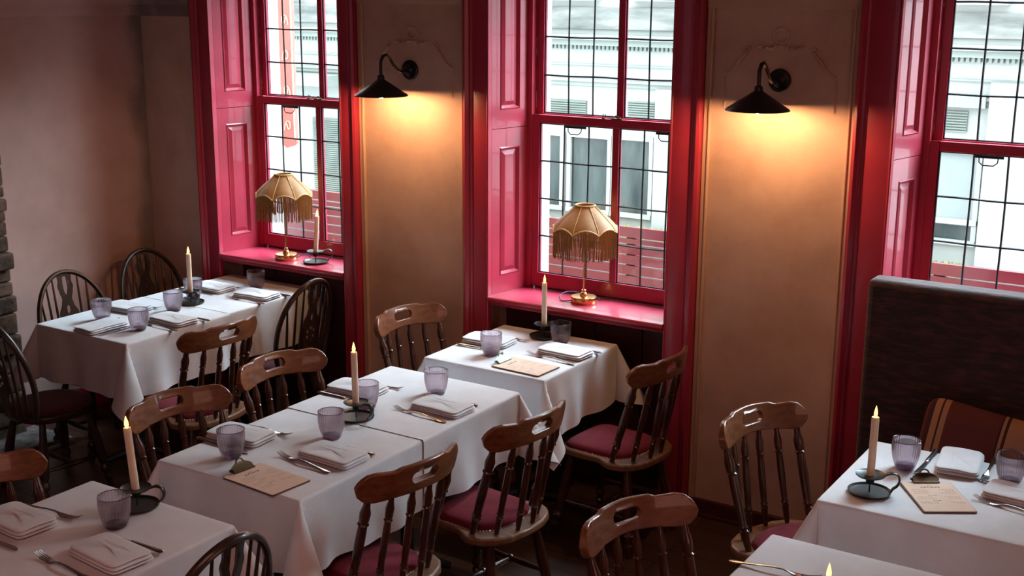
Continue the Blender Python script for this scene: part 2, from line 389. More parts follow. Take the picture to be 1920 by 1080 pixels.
# ---------------------------------------------------------------- windows
def make_window(i, a, b):
    W = bpy.data.objects.new('window_%d' % (i + 1), None); col.objects.link(W); W['kind'] = 'structure'
    cwL = [.142, .148, .17][i]; cwR = [.118, .153, .15][i]
    c = MB()
    for (x0, x1, sgn) in ((a - cwL, a, 1), (b, b + cwR, -1)):
        wd = x1 - x0
        steps = [(0, .045), (.016, .052), (.030, .036), (.040, .036), (.048, .026), (.056, .030), (wd - .012, .030), (wd - .006, .036), (wd, .034)]
        P = [(x0 + t if sgn > 0 else x1 - t, -d) for t, d in steps]
        P = [(P[0][0], .0)] + P + [(P[-1][0], .0)]
        c.prism(P, 0.0, CZ)
    c.box(a, b, -.034, .0, HZ, HZ + .1)
    c.build('casing', 'red', W, bevel=.0015)
    # sill board with rounded nose
    sl = MB(); nose = [(-.035 - .012 * math.sin(t), SZ - .014 + .014 * math.cos(t)) for t in [PI * k / 8 for k in range(9)]]
    prof = [(.30, SZ)] + [(y, z) for y, z in nose] + [(-.02, SZ - .035), (-.012, SZ - .05), (.02, SZ - .06), (.19, SZ - .06), (.30, SZ - .03)]
    n = len(prof); L0, R0 = a + .002, b - .002
    sl.add([(L0 + (-.0 if y < 0 else .0), y, z) for y, z in prof] + [(R0, y, z) for y, z in prof], [tuple(range(n)), tuple(range(2 * n - 1, n - 1, -1))] + [(q, (q + 1) % n, n + (q + 1) % n, n + q) for q in range(n)])
    sl.box(b - .002, b + .055, 0, .28, SZ - .03, SZ)
    sl.build('sill', 'red', W)
    # dark boarded recess below the sill
    pn = MB(); x = a
    while x < b - .01:
        x2 = min(x + .27, b); pn.box(x + .004, x2 - .004, .15, .185, .0, SZ - .06); x = x2
    pn.box(a - .02, b + .02, .175, .19, 0, SZ - .06); pn.box(a, b, .135, .15, 0, .09)
    pn.build('apron_panelling', 'darkred', W, bevel=.003)
    # panelled shutter leaves in the reveals
    for sgn, xf, xb in ((1, a, a + .05), (-1, b, b + .05)):
        sx = 1 if sgn > 0 else -1
        for zz0, zz1 in ((SZ, 1.805), (1.808, HZ + .03)):
            s = MB(); D = .262
            def fx(y, d, xf=xf, xb=xb, sx=sx): t = y / D; return xf + (xb - xf) * t + sx * d
            def pbox(y0, y1, z0, z1, d0, d1): s.add([(fx(y, d), y, z) for d in (d0, d1) for y in (y0, y1) for z in (z0, z1)], [(0, 1, 3, 2), (4, 6, 7, 5), (0, 4, 5, 1), (2, 3, 7, 6), (0, 2, 6, 4), (1, 5, 7, 3)])
            pbox(0, D, zz0, zz1, -.07, -.012)
            py0, py1 = .065, .2; pz0 = zz0 + .10; pz1 = zz1 - .10
            pbox(0, py0, zz0, zz1, -.012, 0); pbox(py1, D, zz0, zz1, -.012, 0); pbox(py0, py1, zz0, pz0, -.012, 0); pbox(py0, py1, pz1, zz1, -.012, 0)
            # bevelled moulding round the panel and raised field
            def ring(y0, y1, z0, z1, g, d0, d1):
                o_ = [(y0, z0), (y1, z0), (y1, z1), (y0, z1)]; i_ = [(y0 + g, z0 + g), (y1 - g, z0 + g), (y1 - g, z1 - g), (y0 + g, z1 - g)]
                s.add([(fx(y, d0), y, z) for y, z in o_] + [(fx(y, d1), y, z) for y, z in i_], [(q, (q + 1) % 4, 4 + (q + 1) % 4, 4 + q) for q in range(4)])
            ring(py0, py1, pz0, pz1, .012, .004, -.011); ring(py0, py1, pz0, pz1, -.006, .004, 0)
            g = .016; ring(py0 + g, py1 - g, pz0 + g, pz1 - g, .02, -.012, -.004)
            pbox(py0 + g + .02, py1 - g - .02, pz0 + g + .02, pz1 - g - .02, -.012, -.004)
            s.build('shutter_leaf', 'red', W, sharp=25)
    hd = MB().box(a, b + .05, 0, .27, HZ, HZ + .03); hd.build('head_lining', 'red', W)
    # outer box frame with beads
    fa, fb = a + .05, b + .05
    fr = MB()
    fr.box(fa - .045, fa + .028, .262, .30, SZ - .03, HZ); fr.box(fb - .028, fb + .045, .262, .30, SZ - .03, HZ)
    of = MB().box(fa - .045, fa + .022, .3005, .42, SZ - .03, HZ).box(fb - .022, fb + .045, .3005, .42, SZ - .03, HZ); of.build('outer_frame', 'ext_white', W)
    fr.box(fa + .0285, fb - .0285, .263, .42, HZ - .02, HZ + .03); fr.box(fa + .0285, fb - .0285, .3, .44, SZ - .04, SZ + .012)
    fr.build('box_frame', 'red', W, bevel=.003)
    # paint worn bare along the sash channel
    ch = MB()
    for q in range(9):
        zq = 1.9 + q * .09; ch.box(fa + .0225, fa + .0245 + .006 * ((q * 7) % 3 == 0), .302, .307 + .002 * (q % 3), zq, zq + .088)
    ch.build('sash_cord', 'plasterwhite', W)
    mid = (a + b) / 2 + .065
    def sash(name, y, z0, z1, rows, botr, topr):
        S = MB(); x0, x1 = fa + .024, fb - .024; st_ = .045; th = .036
        S.box(x0, x0 + st_, y, y + th, z0, z1); S.box(x1 - st_, x1, y, y + th, z0, z1)
        S.box(x0 + st_, x1 - st_, y, y + th, z0, z0 + botr); S.box(x0 + st_, x1 - st_, y, y + th, z1 - topr, z1)
        S.box(mid - .018, mid + .018, y + .001, y + th - .001, z0 + botr, z1 - topr)
        so = S.build(name, 'red', W, bevel=.0025)
        gz0, gz1 = z0 + botr, z1 - topr
        for (p0, p1) in ((x0 + st_, mid - .018), (mid + .018, x1 - st_)):
            g = MB().box(p0 - .003, p1 + .003, y + .016, y + .019, gz0 - .003, gz1 + .003).build('pane', 'pane', so)
            L = MB(); nc = 3
            for k in range(1, nc):
                x = p0 + (p1 - p0) * k / nc
                wob = [(x + .002 * math.sin(7 * t + k + i), y + .014, gz0 + (gz1 - gz0) * t / 8) for t in range(9)]
                L.tube(wob, .0048, 6)
            for k in range(1, rows):
                zz = gz0 + (gz1 - gz0) * k / rows
                L.tube([(p0 + (p1 - p0) * t / 6, y + .013, zz + .0015 * math.sin(5 * t + k)) for t in range(7)], .0048, 6)
            for e in ((p0 + .003, p0 + .003), (p1 - .003, p1 - .003)): L.tube([(e[0], y + .014, gz0), (e[1], y + .014, gz1)], .004, 6)
            for zz in (gz0 + .003, gz1 - .003): L.tube([(p0, y + .014, zz), (p1, y + .014, zz)], .004, 6)
            L.build('lead_cames', 'lead', so)
        return so, x0, x1
    lo, x0, x1 = sash('lower_sash', .268, SZ + .012, 1.868, 4, .075, .042)
    up, _, _ = sash('upper_sash', .306, 1.832, HZ - .005, 4, .042, .06)
    lift = MB()
    for cx in ((x0 + .045 + mid) / 2 - .02, (mid + x1 - .045) / 2 + .06):
        lift.tube([(cx - .04, .284, 1.815), (cx - .038, .28, 1.79), (cx - .022, .278, 1.777), (cx + .022, .278, 1.777), (cx + .038, .28, 1.79), (cx + .04, .284, 1.815)], .0028, 6)
        lift.box(cx - .06, cx + .06, .292, .297, 1.806, 1.818)
    lift.build('sash_lift', 'lead', lo)
    lk = MB().box(mid - .085, mid - .07, .275, .295, 1.868, 1.874).tube([(mid - .082, .285, 1.87), (mid - .084, .285, 1.892)], .0025, 6).tube([(mid - .073, .285, 1.87), (mid - .071, .285, 1.892)], .0025, 6)
    lk.box(mid - .03, mid + .03, .27, .30, 1.868, 1.873).tube([(mid - .03, .285, 1.873), (mid - .01, .285, 1.886), (mid + .015, .285, 1.876)], .003, 6)
    lk.build('sash_catch', 'bronze', lo)
    # white outer reveal
    ex = MB().box(a - .07, fa - .0, .42, .5, SZ - .1, HZ + .03).box(fb + .0, b + .09, .42, .5, SZ - .1, HZ + .03).box(fa, fb, .44, .52, SZ - .1, SZ - .03)
    ex.build('outer_reveal', 'ext_white', W)
    return W
M['plasterwhite'] = mat('flaked_white_paint', (.6, .58, .60), (.3, .1, .12), rough=.7, scale=30)
for i, (a, b) in enumerate(WX): make_window(i, a, b)

# ---------------------------------------------------------------- outside: street, slatted fence, sign, shop opposite
struct(MB().box(-22, 8, .52, 12, -.9, -.8).build('street', 'street'))
fz = thing('slatted_fence', 'red painted fence of horizontal boards just outside the windows', 'fence', (-3, 1.1, -.8))
z = 1.155 + .8; first = True; hs = [.062, .03, .055, .055, .055, .055, .055, .055, .055, .055, .055, .055]
f = MB()
for h in hs:
    f.box(-5.2, 5, 0, .03, z - h, z); z -= h + .007
f.build('slats', 'fence', fz, bevel=.002)
for x in (-5.0, -3.4, -1.9, -.27, 1.5, 3): MB().box(x, x + .06, .031, .09, 0, 1.94).build('post', 'fence', fz)
g = thing('hanging_sign', 'tall red hanging sign with cream scrollwork outside the leftmost window', 'sign', (-6.69, 2.0, 1.28))
pg = [(-.075, 1.9), (-.075, .03), (-.03, .0), (.04, .02), (.075, .05), (.075, 1.9)]
MB().prism([(x, z) for x, z in pg], -.012, .012, lambda x, y, z: (x, z, y)).build('sign_board', 'sign', g)
sc_ = MB().box(.06, .072, -.018, -.012, .08, 1.9)
for k in range(7):
    zc = .14 + k * .27; s_ = 1 if k % 2 else -1
    sc_.tube([(s_ * .036 * math.cos(t) * (1 - t / 9), -.015, zc + .07 * math.sin(t) * (1 - t / 9) + .01 * t) for t in [q * .5 for q in range(13)]], .0085, 6, flat=.5)
sc_.build('scrollwork', 'signcream', g)
MB().tube([(0, 0, 1.9), (0, 0, 2.0), (0, -1.48, 2.0)], .015, 8).build('bracket', 'iron', g)

S = thing('shop_building', 'pale green and white painted shop building across the street', 'building', (-8, 8, -.8))
def at(mb, x0, x1, y0, y1, z0, z1): return mb.box(x0 + 8, x1 + 8, y0, y1, z0 + .8, z1 + .8)
m = MB()
at(m, -20, 4, 0, .4, -.8, 3.0); m.build('wall', 'ext_white', S)
at(MB(), -20, 4, .05, .4, 2.9, 5.2).build('upper_wall', 'ext_brick', S)
m = MB(); at(m, -20, 4, -.22, 0, 1.93, 1.99); at(m, -20, 4, -.14, 0, 1.86, 1.93); at(m, -20, 4, -.05, 0, 1.38, 1.43); at(m, -20, 4, -.09, 0, 1.43, 1.46); at(m, -20, 4, -.04, 0, 1.62, 1.64)
m.build('cornice', 'ext_pale', S)
m = MB(); x = -19.9
while x < 4: at(m, x, x + .03, -.06, 0, 1.81, 1.86); x += .055
m.build('dentils', 'ext_pale', S)
at(MB(), -20, 4, -.05, 0, 2.05, 2.3).build('lead_parapet', 'ext_grey', S)
for cx in (-12.2, -9.9, -7.62, -6.35, -4.6, -3.0, -1.4):
    m = MB(); at(m, cx - .42, cx + .42, -.22, 0, 2.38, 2.5); wf = m.build('window_sill', 'ext_white', S)
    m = MB(); at(m, cx - .36, cx + .36, -.04, 0, 2.5, 3.9); m.build('upper_window', 'ext_glass2', S)
def vent(x0, x1, z0, z1):
    m = MB(); z = z0
    at(m, x0, x1, -.01, 0, z0, z1)
    while z < z1 - .01: at(m, x0, x1, -.035, 0, z, z + .014); z += .028
    m.build('louvre_vent', 'ext_trim', S)
vent(-8.1, -7.36, 1.03, 1.2); vent(-6.8, -6.1, 1.04, 1.22); vent(-3.4, -2.9, 1.1, 1.32); vent(-11.75, -11.2, -.35, .75); vent(-10.1, -9.4, 1.0, 1.2); vent(-5.4, -4.7, 1.05, 1.25)
def shopwin(x0, x1, z0, z1, gl, bars=1):
    m = MB(); at(m, x0 - .05, x1 + .05, -.06, 0, z1, z1 + .05); at(m, x0 - .05, x0, -.06, 0, z0, z1); at(m, x1, x1 + .05, -.06, 0, z0, z1); at(m, x0 - .05, x1 + .05, -.08, 0, z0 - .05, z0)
    for k in range(bars):
        xm = x0 + (x1 - x0) * (k + 1) / (bars + 1); at(m, xm - .02, xm + .02, -.05, 0, z0, z1)
    w_ = m.build('shop_window_frame', 'ext_white', S)
    m = MB(); at(m, x0, x1, -.015, -.005, z0, z1); m.build('shop_glass', gl, w_)
shopwin(-8.4, -7.70, -.12, .75, 'ext_glass'); shopwin(-7.55, -7.04, -.12, .75, 'ext_glass', 0); shopwin(-6.93, -6.48, -.12, .76, 'ext_glass', 0)
shopwin(-3.35, -2.76, .2, .88, 'ext_glass2', 0); shopwin(-3.35, -2.76, -.02, .14, 'ext_glass', 0); shopwin(-5.6, -4.6, -.1, .8, 'ext_glass', 1); shopwin(-10.6, -9.2, -.1, .8, 'ext_glass', 2)
m = MB(); at(m, -6.40, -5.95, -.1, 0, -.8, 1.38); at(m, -2.68, -2.05, -.14, 0, -.8, 1.62); at(m, -9.0, -8.6, -.1, 0, -.8, 1.38); at(m, -10.95, -10.75, -.1, 0, -.8, 1.38); m.build('pilaster', 'ext_white', S)
m = MB(); at(m, -12.2, -11.1, -.5, 0, 1.22, 1.36); at(m, -3.36, -2.72, -.12, 0, 1.36, 1.48); m.build('awning_box', 'ext_pale', S)
random.seed(5)
for (x0, x1) in ((-8.6, -5.9), (-3.6, -2.72)):
    h = tag(MB().grid(lambda u, v: (x0 + (x1 - x0) * u, 7.55 + .18 * math.cos(2 * PI * v) + random.uniform(-.02, .02), -.38 + .19 * math.sin(2 * PI * v) + random.uniform(-.025, .025)), 90, 12).build('hedge', 'hedge'),
            'clipped green hedge in front of the shop windows, centre' if x0 < -5 else 'clipped green hedge seen low through the right-hand window', 'hedge')
    t = thing('planter_box', 'pale planter box under the ' + ('centre' if x0 < -5 else 'right-hand') + ' hedge', 'planter', ((x0 + x1) / 2, 7.55, -.8))
    MB().box(-(x1 - x0) / 2, (x1 - x0) / 2, -.2, .2, 0, .22).build('box', 'ext_white', t)

# ---------------------------------------------------------------- wall lamps
def wall_lamp(loc, drop, label):
    t = thing('wall_lamp', label, 'wall lamp', loc, 0, 'black cone wall lamps')
    ro = MB(); P = [(.052, 0), (.052, .008), (.047, .014), (.03, .017), (.03, .024), (.014, .03), (.011, .045)]
    m = MB().lathe(P, 28); m.v = [(x, -z, y) for x, y, z in m.v]; m.build('wall_rose', 'lampblack', t)
    pts = [(0, -.04, 0), (0, -.075, -.006), (0, -.11, .004), (0, -.145, .032), (0, -.175, .066), (0, -.205, .085), (0, -.232, .08), (0, -.248, .055), (0, -.25, .02), (0, -.25, -drop + .085)]
    sm = []
    for i in range(len(pts) - 1):
        for k in range(3): sm.append(Vector(pts[i]).lerp(Vector(pts[i + 1]), k / 3))
    sm.append(Vector(pts[-1])); MB().tube(sm, .0085, 10).build('arm', 'lampblack', t)
    z0 = -drop
    prof = [(.013, z0 + .105), (.018, z0 + .10), (.019, z0 + .083), (.026, z0 + .078), (.132, z0 + .008), (.137, z0 + .002), (.137, z0), (.134, z0 + .001), (.129, z0 + .007), (.024, z0 + .074), (.004, z0 + .078)]
    MB().lathe(prof, 48, (0, -.25, 0), capt=True, capb=True).build('lamp_shade', 'lampblack', t)
    MB().lathe([(.012, .05), (.012, .02), (.020, .004), (.021, -.006), (.014, -.017), (.003, -.021)], 20, (0, -.25, z0 + .007)).build('bulb', 'bulb', t)['label'] = 'glowing warm bulb'
    return t
wall_lamp((-3.99, 0, 2.087), .118, 'black cone wall lamp between the left and middle windows')
wall_lamp((-1.962, 0, 2.118), .112, 'black cone wall lamp between the middle and right windows')

# ---------------------------------------------------------------- fringed table lamps
def table_lamp(loc, label, rz, cordpts, sc2=1):
    t = thing('table_lamp', label, 'table lamp', loc, rz, 'fringed gold table lamps')
    MB().lathe([(.064, 0), (.066, .003), (.066, .03), (.064, .033), (.02, .034), (.017, .05), (.012, .055), (.012, .066), (.006, .07)], 40).build('base', 'brass', t)
    MB().lathe([(.0058, .068), (.0058, .40), (.012, .402), (.012, .43), (.004, .44)], 14).build('stem', 'brass', t)
    N = 8
    def rad(v): return .046 + .075 * v + .039 * math.sin(PI * v / 2) ** 1.3
    def shade(u, v):
        a = 2 * PI * u; k = a / (2 * PI / N); fr = k - math.floor(k); half = PI / N
        flat = math.cos(half) / math.cos((fr - .5) * 2 * half)
        r = rad(v) * (1 + (flat * 1.045 - 1) * (.9)) * 1.03
        zb = .375 + .026 * math.sin(PI * fr) ** .8
        z = .505 + (zb - .505) * v
        return (r * math.cos(a), r * math.sin(a), z)
    sh = MB().grid(lambda u, v: shade(u, v), 96, 14, closed=True).build('lamp_shade', 'silk', t, sharp=60)
    so = sh.modifiers.new('solid', 'SOLIDIFY'); so.thickness = .002
    br = MB(); br.tube([Vector(shade(i / 96, 1)) for i in range(96)], .0042, 6, closed=True)
    br.tube([Vector((.049 * math.cos(2 * PI * i / 40), .049 * math.sin(2 * PI * i / 40), .505)) for i in range(40)], .005, 6, closed=True)
    for k in range(N): br.tube([Vector(shade(k / N, v / 10)) * 1.004 for v in range(11)], .0022, 5)
    br.build('braid_trim', 'braid', sh)
    random.seed(11); fg = MB()
    for i in range(300):
        u = i / 300; p = Vector(shade(u, 1)); ln = .125 + random.uniform(-.012, .012); zb = .245 + random.uniform(-.006, .012)
        dx, dy = random.uniform(-.004, .004), random.uniform(-.004, .004)
        fg.tube([p + Vector((0, 0, -.002)), Vector((p.x * .99 + dx * .5, p.y * .99 + dy * .5, (p.z + zb) / 2)), Vector((p.x * .985 + dx, p.y * .985 + dy, zb))], [.0014, .0016, .0017], 4)
    fo = fg.build('fringe', 'fringe', sh); fo['kind'] = 'stuff'
    MB().tube(cordpts, .003, 7).build('cord', 'cord', t)
    return t
def sm_path(P, n=5):
    out = []
    for i in range(len(P) - 1):
        p0 = Vector(P[max(i - 1, 0)]); p1 = Vector(P[i]); p2 = Vector(P[i + 1]); p3 = Vector(P[min(i + 2, len(P) - 1)])
        for k in range(n):
            t = k / n; out.append(.5 * ((2 * p1) + (p2 - p0) * t + (2 * p0 - 5 * p1 + 4 * p2 - p3) * t * t + (3 * p1 - p0 - 3 * p2 + p3) * t ** 3))
    out.append(Vector(P[-1])); return out
table_lamp((-2.998, .131, SZ), 'brass table lamp with fringed gold shade on the middle window sill', R(8),
           sm_path([(-.062, -.02, .008), (-.11, -.03, .004), (-.135, .01, .02), (-.11, .07, .03), (-.03, .11, .018), (.03, .10, .012), (.07, .06, .004)]))
table_lamp((-4.979, .068, SZ), 'brass table lamp with fringed gold shade on the left window sill beside a candle', R(20),
           sm_path([(.062, 0, .008), (.085, .03, .022), (.11, .05, .024), (.13, .055, .004)]))

# ---------------------------------------------------------------- tables and cloths
TZ = .80
KT = .977
def on_table(x, y): return x * KT, -5.2816 + (y + 5.2816) * KT      # table positions were measured for a slightly lower top
def make_cloth(w, d, ov, seed):
    """ov = overhang at -x, +x, -y, +y; returns a draped sheet, top at z=0, centred on the table"""
    rnd = random.Random(seed); ph = [rnd.uniform(0, 6) for _ in range(8)]; Rr = .009; L = Rr * PI / 2; rho = R(14.5)
    h = (w / 2 + .004, d / 2 + .004)
    def axis(half, o0, o1):
        c = []
        for sgn, o in ((-1, o0), (1, o1)):
            if o > 0:
                n = 16; c += [sgn * (half + e) for e in [0, L * .33, L * .66, L] + [L + (o - L) * k / n for k in range(1, n + 1)]]
            else: c.append(sgn * half)
        n = 30; c += [-half + 2 * half * k / n for k in range(1, n)]
        return sorted(set(round(x, 6) for x in c))
    X = axis(h[0], ov[0], ov[1]); Y = axis(h[1], ov[2], ov[3])
    ax = Vector((math.sin(rho) / math.sqrt(2), math.sin(rho) / math.sqrt(2), -math.cos(rho)))
    nad = Vector((0, 0, -1)); e1 = (nad - ax * ax.dot(nad)).normalized(); e2 = ax.cross(e1)
    if e2.x < 0: e2 = -e2
    def F(s, t):
        sx = 1 if s > 0 else -1; sy = 1 if t > 0 else -1
        ex = max(0, abs(s) - h[0]); ey = max(0, abs(t) - h[1])
        if ex < 1e-7 and ey < 1e-7:
            z = .0009 * math.sin(9 * s + ph[0]) * math.sin(8 * t + ph[1]) + .0016 * math.exp(-((s - .02) / .008) ** 2) + .0014 * math.exp(-((t + .03) / .008) ** 2)
            return Vector((s, t, z * min(1, (h[0] - abs(s)) / .03) * min(1, (h[1] - abs(t)) / .03)))
        def bend(e):
            if e < L: return Rr * math.sin(e / Rr), Rr * (1 - math.cos(e / Rr))
            return Rr, Rr + (e - L)
        if ey < 1e-7 or ex < 1e-7:
            xs_ = ey < 1e-7; e = ex if xs_ else ey; o, dn = bend(e); q = t if xs_ else s; hh = h[1] if xs_ else h[0]
            wgt = min(1, max(0, (hh - abs(q)) / .12)); wgt = wgt * wgt * (3 - 2 * wgt); dd = max(0, e - L)
            o += wgt * dd * (.05 + .06 * math.sin(13 * q + ph[2 if xs_ else 3] + 2 * (sx if xs_ else sy)) + .035 * math.sin(29 * q + ph[4]))
            if xs_: return Vector((sx * (h[0] + o), t + 0, -dn))
            return Vector((s, sy * (h[1] + o), -dn))
        r = math.hypot(ex, ey); phi = math.atan2(ey, ex); o, dn = bend(r); dd = max(0, r - L)
        psi = 4 * phi
        d_ = ax * math.cos(rho) + (e1 * math.cos(psi) + e2 * math.sin(psi)) * math.sin(rho)
        xo = o * math.cos(phi) + dd * d_.x; yo = o * math.sin(phi) + dd * d_.y; zo = -(dn - dd) + dd * d_.z
        return Vector((sx * (h[0] + xo), sy * (h[1] + yo), zo))
    m = MB(); nx, ny = len(X), len(Y)
    m.add([F(x, y) for x in X for y in Y], [(i * ny + j, (i + 1) * ny + j, (i + 1) * ny + j + 1, i * ny + j + 1) for i in range(nx - 1) for j in range(ny - 1)])
    return m
def table(cx, cy, w, d, rz, ov, seed, where, dz=0):
    cx, cy = on_table(cx, cy); w *= KT; d *= KT
    t = thing('dining_table', 'dark pedestal table under ' + where, 'table', (cx, cy, 0), rz)
    MB().box(-w / 2, w / 2, -d / 2, d / 2, TZ - .035, TZ - .004).build('tabletop', 'black', t, bevel=.003)
    MB().lathe([(.05, .05), (.03, .09), (.028, .62), (.06, .70), (.10, TZ - .036)], 18).build('pedestal', 'iron', t)
    for k in range(4):
        a = PI / 4 + k * PI / 2
        MB().tube([(0, 0, .075), (.09 * math.cos(a), .09 * math.sin(a), .055), (.19 * math.cos(a), .19 * math.sin(a), .018)], [.028, .024, .017], 8).build('foot', 'iron', t)
    c = make_cloth(w, d, ov, seed).build('tablecloth', 'linen', sharp=80)
    so = c.modifiers.new('solid', 'SOLIDIFY'); so.thickness = .0012; so.offset = 1
    c.location = (cx, cy, TZ - .0015 + dz); c.rotation_euler = (0, 0, rz)
    tag(c, 'white linen tablecloth ' + where.replace('the cloth ', '', 1), 'tablecloth', 'white tablecloths')
    return t
O = .29
table(-3.14, -1.909, .69, .705, R(0), (O, O, O, 0), 1, 'the cloth of the centre table, its camera-side half')
table(-3.14, -1.197, .70, .705, R(0), (O, O, 0, O), 2, 'the cloth of the centre table, its window-side half', .003)
table(-3.12, -.262, .66, .70, R(0), (O, O, O, O), 3, 'the cloth of the small table under the middle window')
table(-5.19, -.905, .68, .705, R(0), (.26, O, O, 0), 4, 'the cloth of the far left table, its camera-side half')
table(-5.19, -.195, .66, .70, R(0), (.26, O, 0, .06), 5, 'the cloth of the far left table, its window-side half', .003)
table(-3.185, -2.93, .69, .76, R(0), (O, O, O, O), 6, 'the cloth of the table at the bottom left corner')
table(-.61, -.915, 1.30, .68, R(0), (O, O, O, O), 7, 'the cloth of the table in front of the banquette')
table(-.80, -2.08, .98, .90, R(0), (O, O, O, O), 8, 'the cloth of the table cut off at the bottom right')

# ---------------------------------------------------------------- chairs
LEG = [(0, .014), (.08, .017), (.10, .022), (.13, .022), (.15, .015), (.17, .015), (.2, .024), (.24, .026), (.27, .018), (.29, .016), (.33, .022), (.55, .024), (.8, .019), (1, .015)]
SPN = [(0, .0085), (.08, .0115), (.17, .0125), (.19, .0155), (.21, .011), (.23, .0155), (.25, .012), (.3, .0125), (.5, .0145), (.66, .0135), (.72, .0125), (.735, .0165), (.75, .0125), (.77, .0145), (.85, .016), (.92, .0105), (1, .009)]
PST = [(t, r * 1.28) for t, r in SPN]
def scrolled_chair():
    c = thing('spindle_chair', '', 'chair', group='brown spindle-back chairs with slotted crest')
    # seat board: square front, waist, wide bow at the back (local +Y is forward)
    half = [(.0, .215), (.12, .213), (.165, .20), (.185, .17), (.188, .10), (.184, .02), (.185, -.02), (.205, -.055), (.222, -.09), (.222, -.12), (.205, -.165), (.165, -.205), (.10, -.232), (.0, -.242)]
    poly = [(x, y) for x, y in half] + [(-x, y) for x, y in reversed(half[1:-1])]
    m = MB().prism(poly, .405, .437); m.build('seat', 'seatwood', c, bevel=.009, seg=3)
    hp = [(.0, .195), (.11, .193), (.15, .18), (.168, .15), (.170, .08), (.166, .0), (.168, -.04), (.165, -.08), (.14, -.12), (.09, -.150), (.0, -.162)]
    pp = [(x, y) for x, y in hp] + [(-x, y) for x, y in reversed(hp[1:-1])]
    pm = MB(); n = len(pp)
    rings = [(1, .437), (1.005, .446), (.97, .458), (.88, .467), (.7, .474), (.4, .479), (.1, .480)]
    for s_, z in rings: pm.v += [(x * s_, y * s_ + .01 * (1 - s_), z) for x, y in pp]
    for i in range(len(rings) - 1):
        for k in range(n): pm.f.append((i * n + k, i * n + (k + 1) % n, (i + 1) * n + (k + 1) % n, (i + 1) * n + k))
    pm.f.append(tuple((len(rings) - 1) * n + k for k in range(n)))
    pad = pm.build('seat_pad', 'velvet', c, sharp=60)
    nm = MB(); per = []
    for i in range(n):
        a = Vector(pp[i]).to_3d(); b = Vector(pp[(i + 1) % n]).to_3d(); per.append((a, b, (b - a).length))
    tot = sum(p_[2] for p_ in per); N = 96; acc = 0; idx = 0
    for k in range(N):
        dd = tot * k / N
        while dd > acc + per[idx][2]: acc += per[idx][2]; idx += 1
        q = per[idx][0].lerp(per[idx][1], (dd - acc) / per[idx][2])
        nm.lathe([(.0054, 0), (.0046, .003), (.0018, .005)], 6, (q.x * 1.022, q.y * 1.022, .4365), capb=False)
    no = nm.build('nailhead_trim', 'nail', pad); no['kind'] = 'stuff'
    # crest rail with hand slot
    def top(u):
        u = abs(u); return interp([(0, .059), (.10, .056), (.128, .047), (.16, .048), (.19, .050), (.215, .045), (.235, .030), (.247, .010), (.25, -.004)], u)
    def bot(u):
        u = abs(u); return interp([(0, -.046), (.10, -.050), (.120, -.052), (.127, -.048), (.134, -.054), (.19, -.058), (.218, -.052), (.238, -.036), (.248, -.016), (.25, -.004)], u)
    us = [-.25 + .5 * k / 60 for k in range(61)]
    outer = [(u, bot(u)) for u in us[:-1]] + [(u, top(u)) for u in reversed(us)][:-1]
    outer = [(u, v) for u, v in outer]
    hole = arc(.042, .008, .019, -PI / 2, PI / 2, 8) + arc(-.042, .008, .019, PI / 2, 3 * PI / 2, 8)
    def bend(u, v, w_):
        y = -.285 + 1.35 * u * u - v * .22 ; ny = Vector((-2.7 * u, 1, .22)).normalized()
        k = 1 - .35 * max(0, v) / .05
        return Vector((u * .985, y, .868 + v)) + ny * w_ * k
    cr = MB().board(outer, [hole[::-1]], .028, bend, .016); cr.build('crest_rail', 'wood', c, bevel=.005, seg=2)
    for k in range(6):
        ang = [-1.18, -.70, -.235, .235, .70, 1.18][k]; xt = [-.205, -.125, -.042, .042, .125, .205][k]
        p0 = (.198 * math.sin(ang), -.02 - .198 * math.cos(ang), .434); tp = bend(xt, bot(xt) + .012, 0)
        MB().turned(p0, tp, PST if k in (0, 5) else SPN, 12).build('back_post' if k in (0, 5) else 'spindle', 'spin', c)
    lg = []
    for sx in (-1, 1):
        for sy in (-1, 1):
            p1 = Vector((sx * .135, .02 + sy * .135 - (.03 if sy < 0 else 0), .41)); p0 = Vector((sx * .195, .02 + sy * .19 - (.04 if sy < 0 else 0), 0)); lg.append((p0, p1))
            MB().turned(p0, p1, LEG, 12).build('leg', 'spin', c)
    STR = [(0, .008), (.1, .011), (.3, .015), (.46, .012), (.48, .018), (.52, .018), (.54, .012), (.7, .015), (.9, .011), (1, .008)]
    mids = []
    for q in (0, 2):
        a = lg[q][0].lerp(lg[q][1], .42); b = lg[q + 1][0].lerp(lg[q + 1][1], .42); mids.append((a + b) / 2)
        MB().turned(a, b, STR, 10).build('stretcher', 'spin', c)
    MB().turned(mids[0], mids[1], STR, 10).build('stretcher', 'spin', c)
    return c
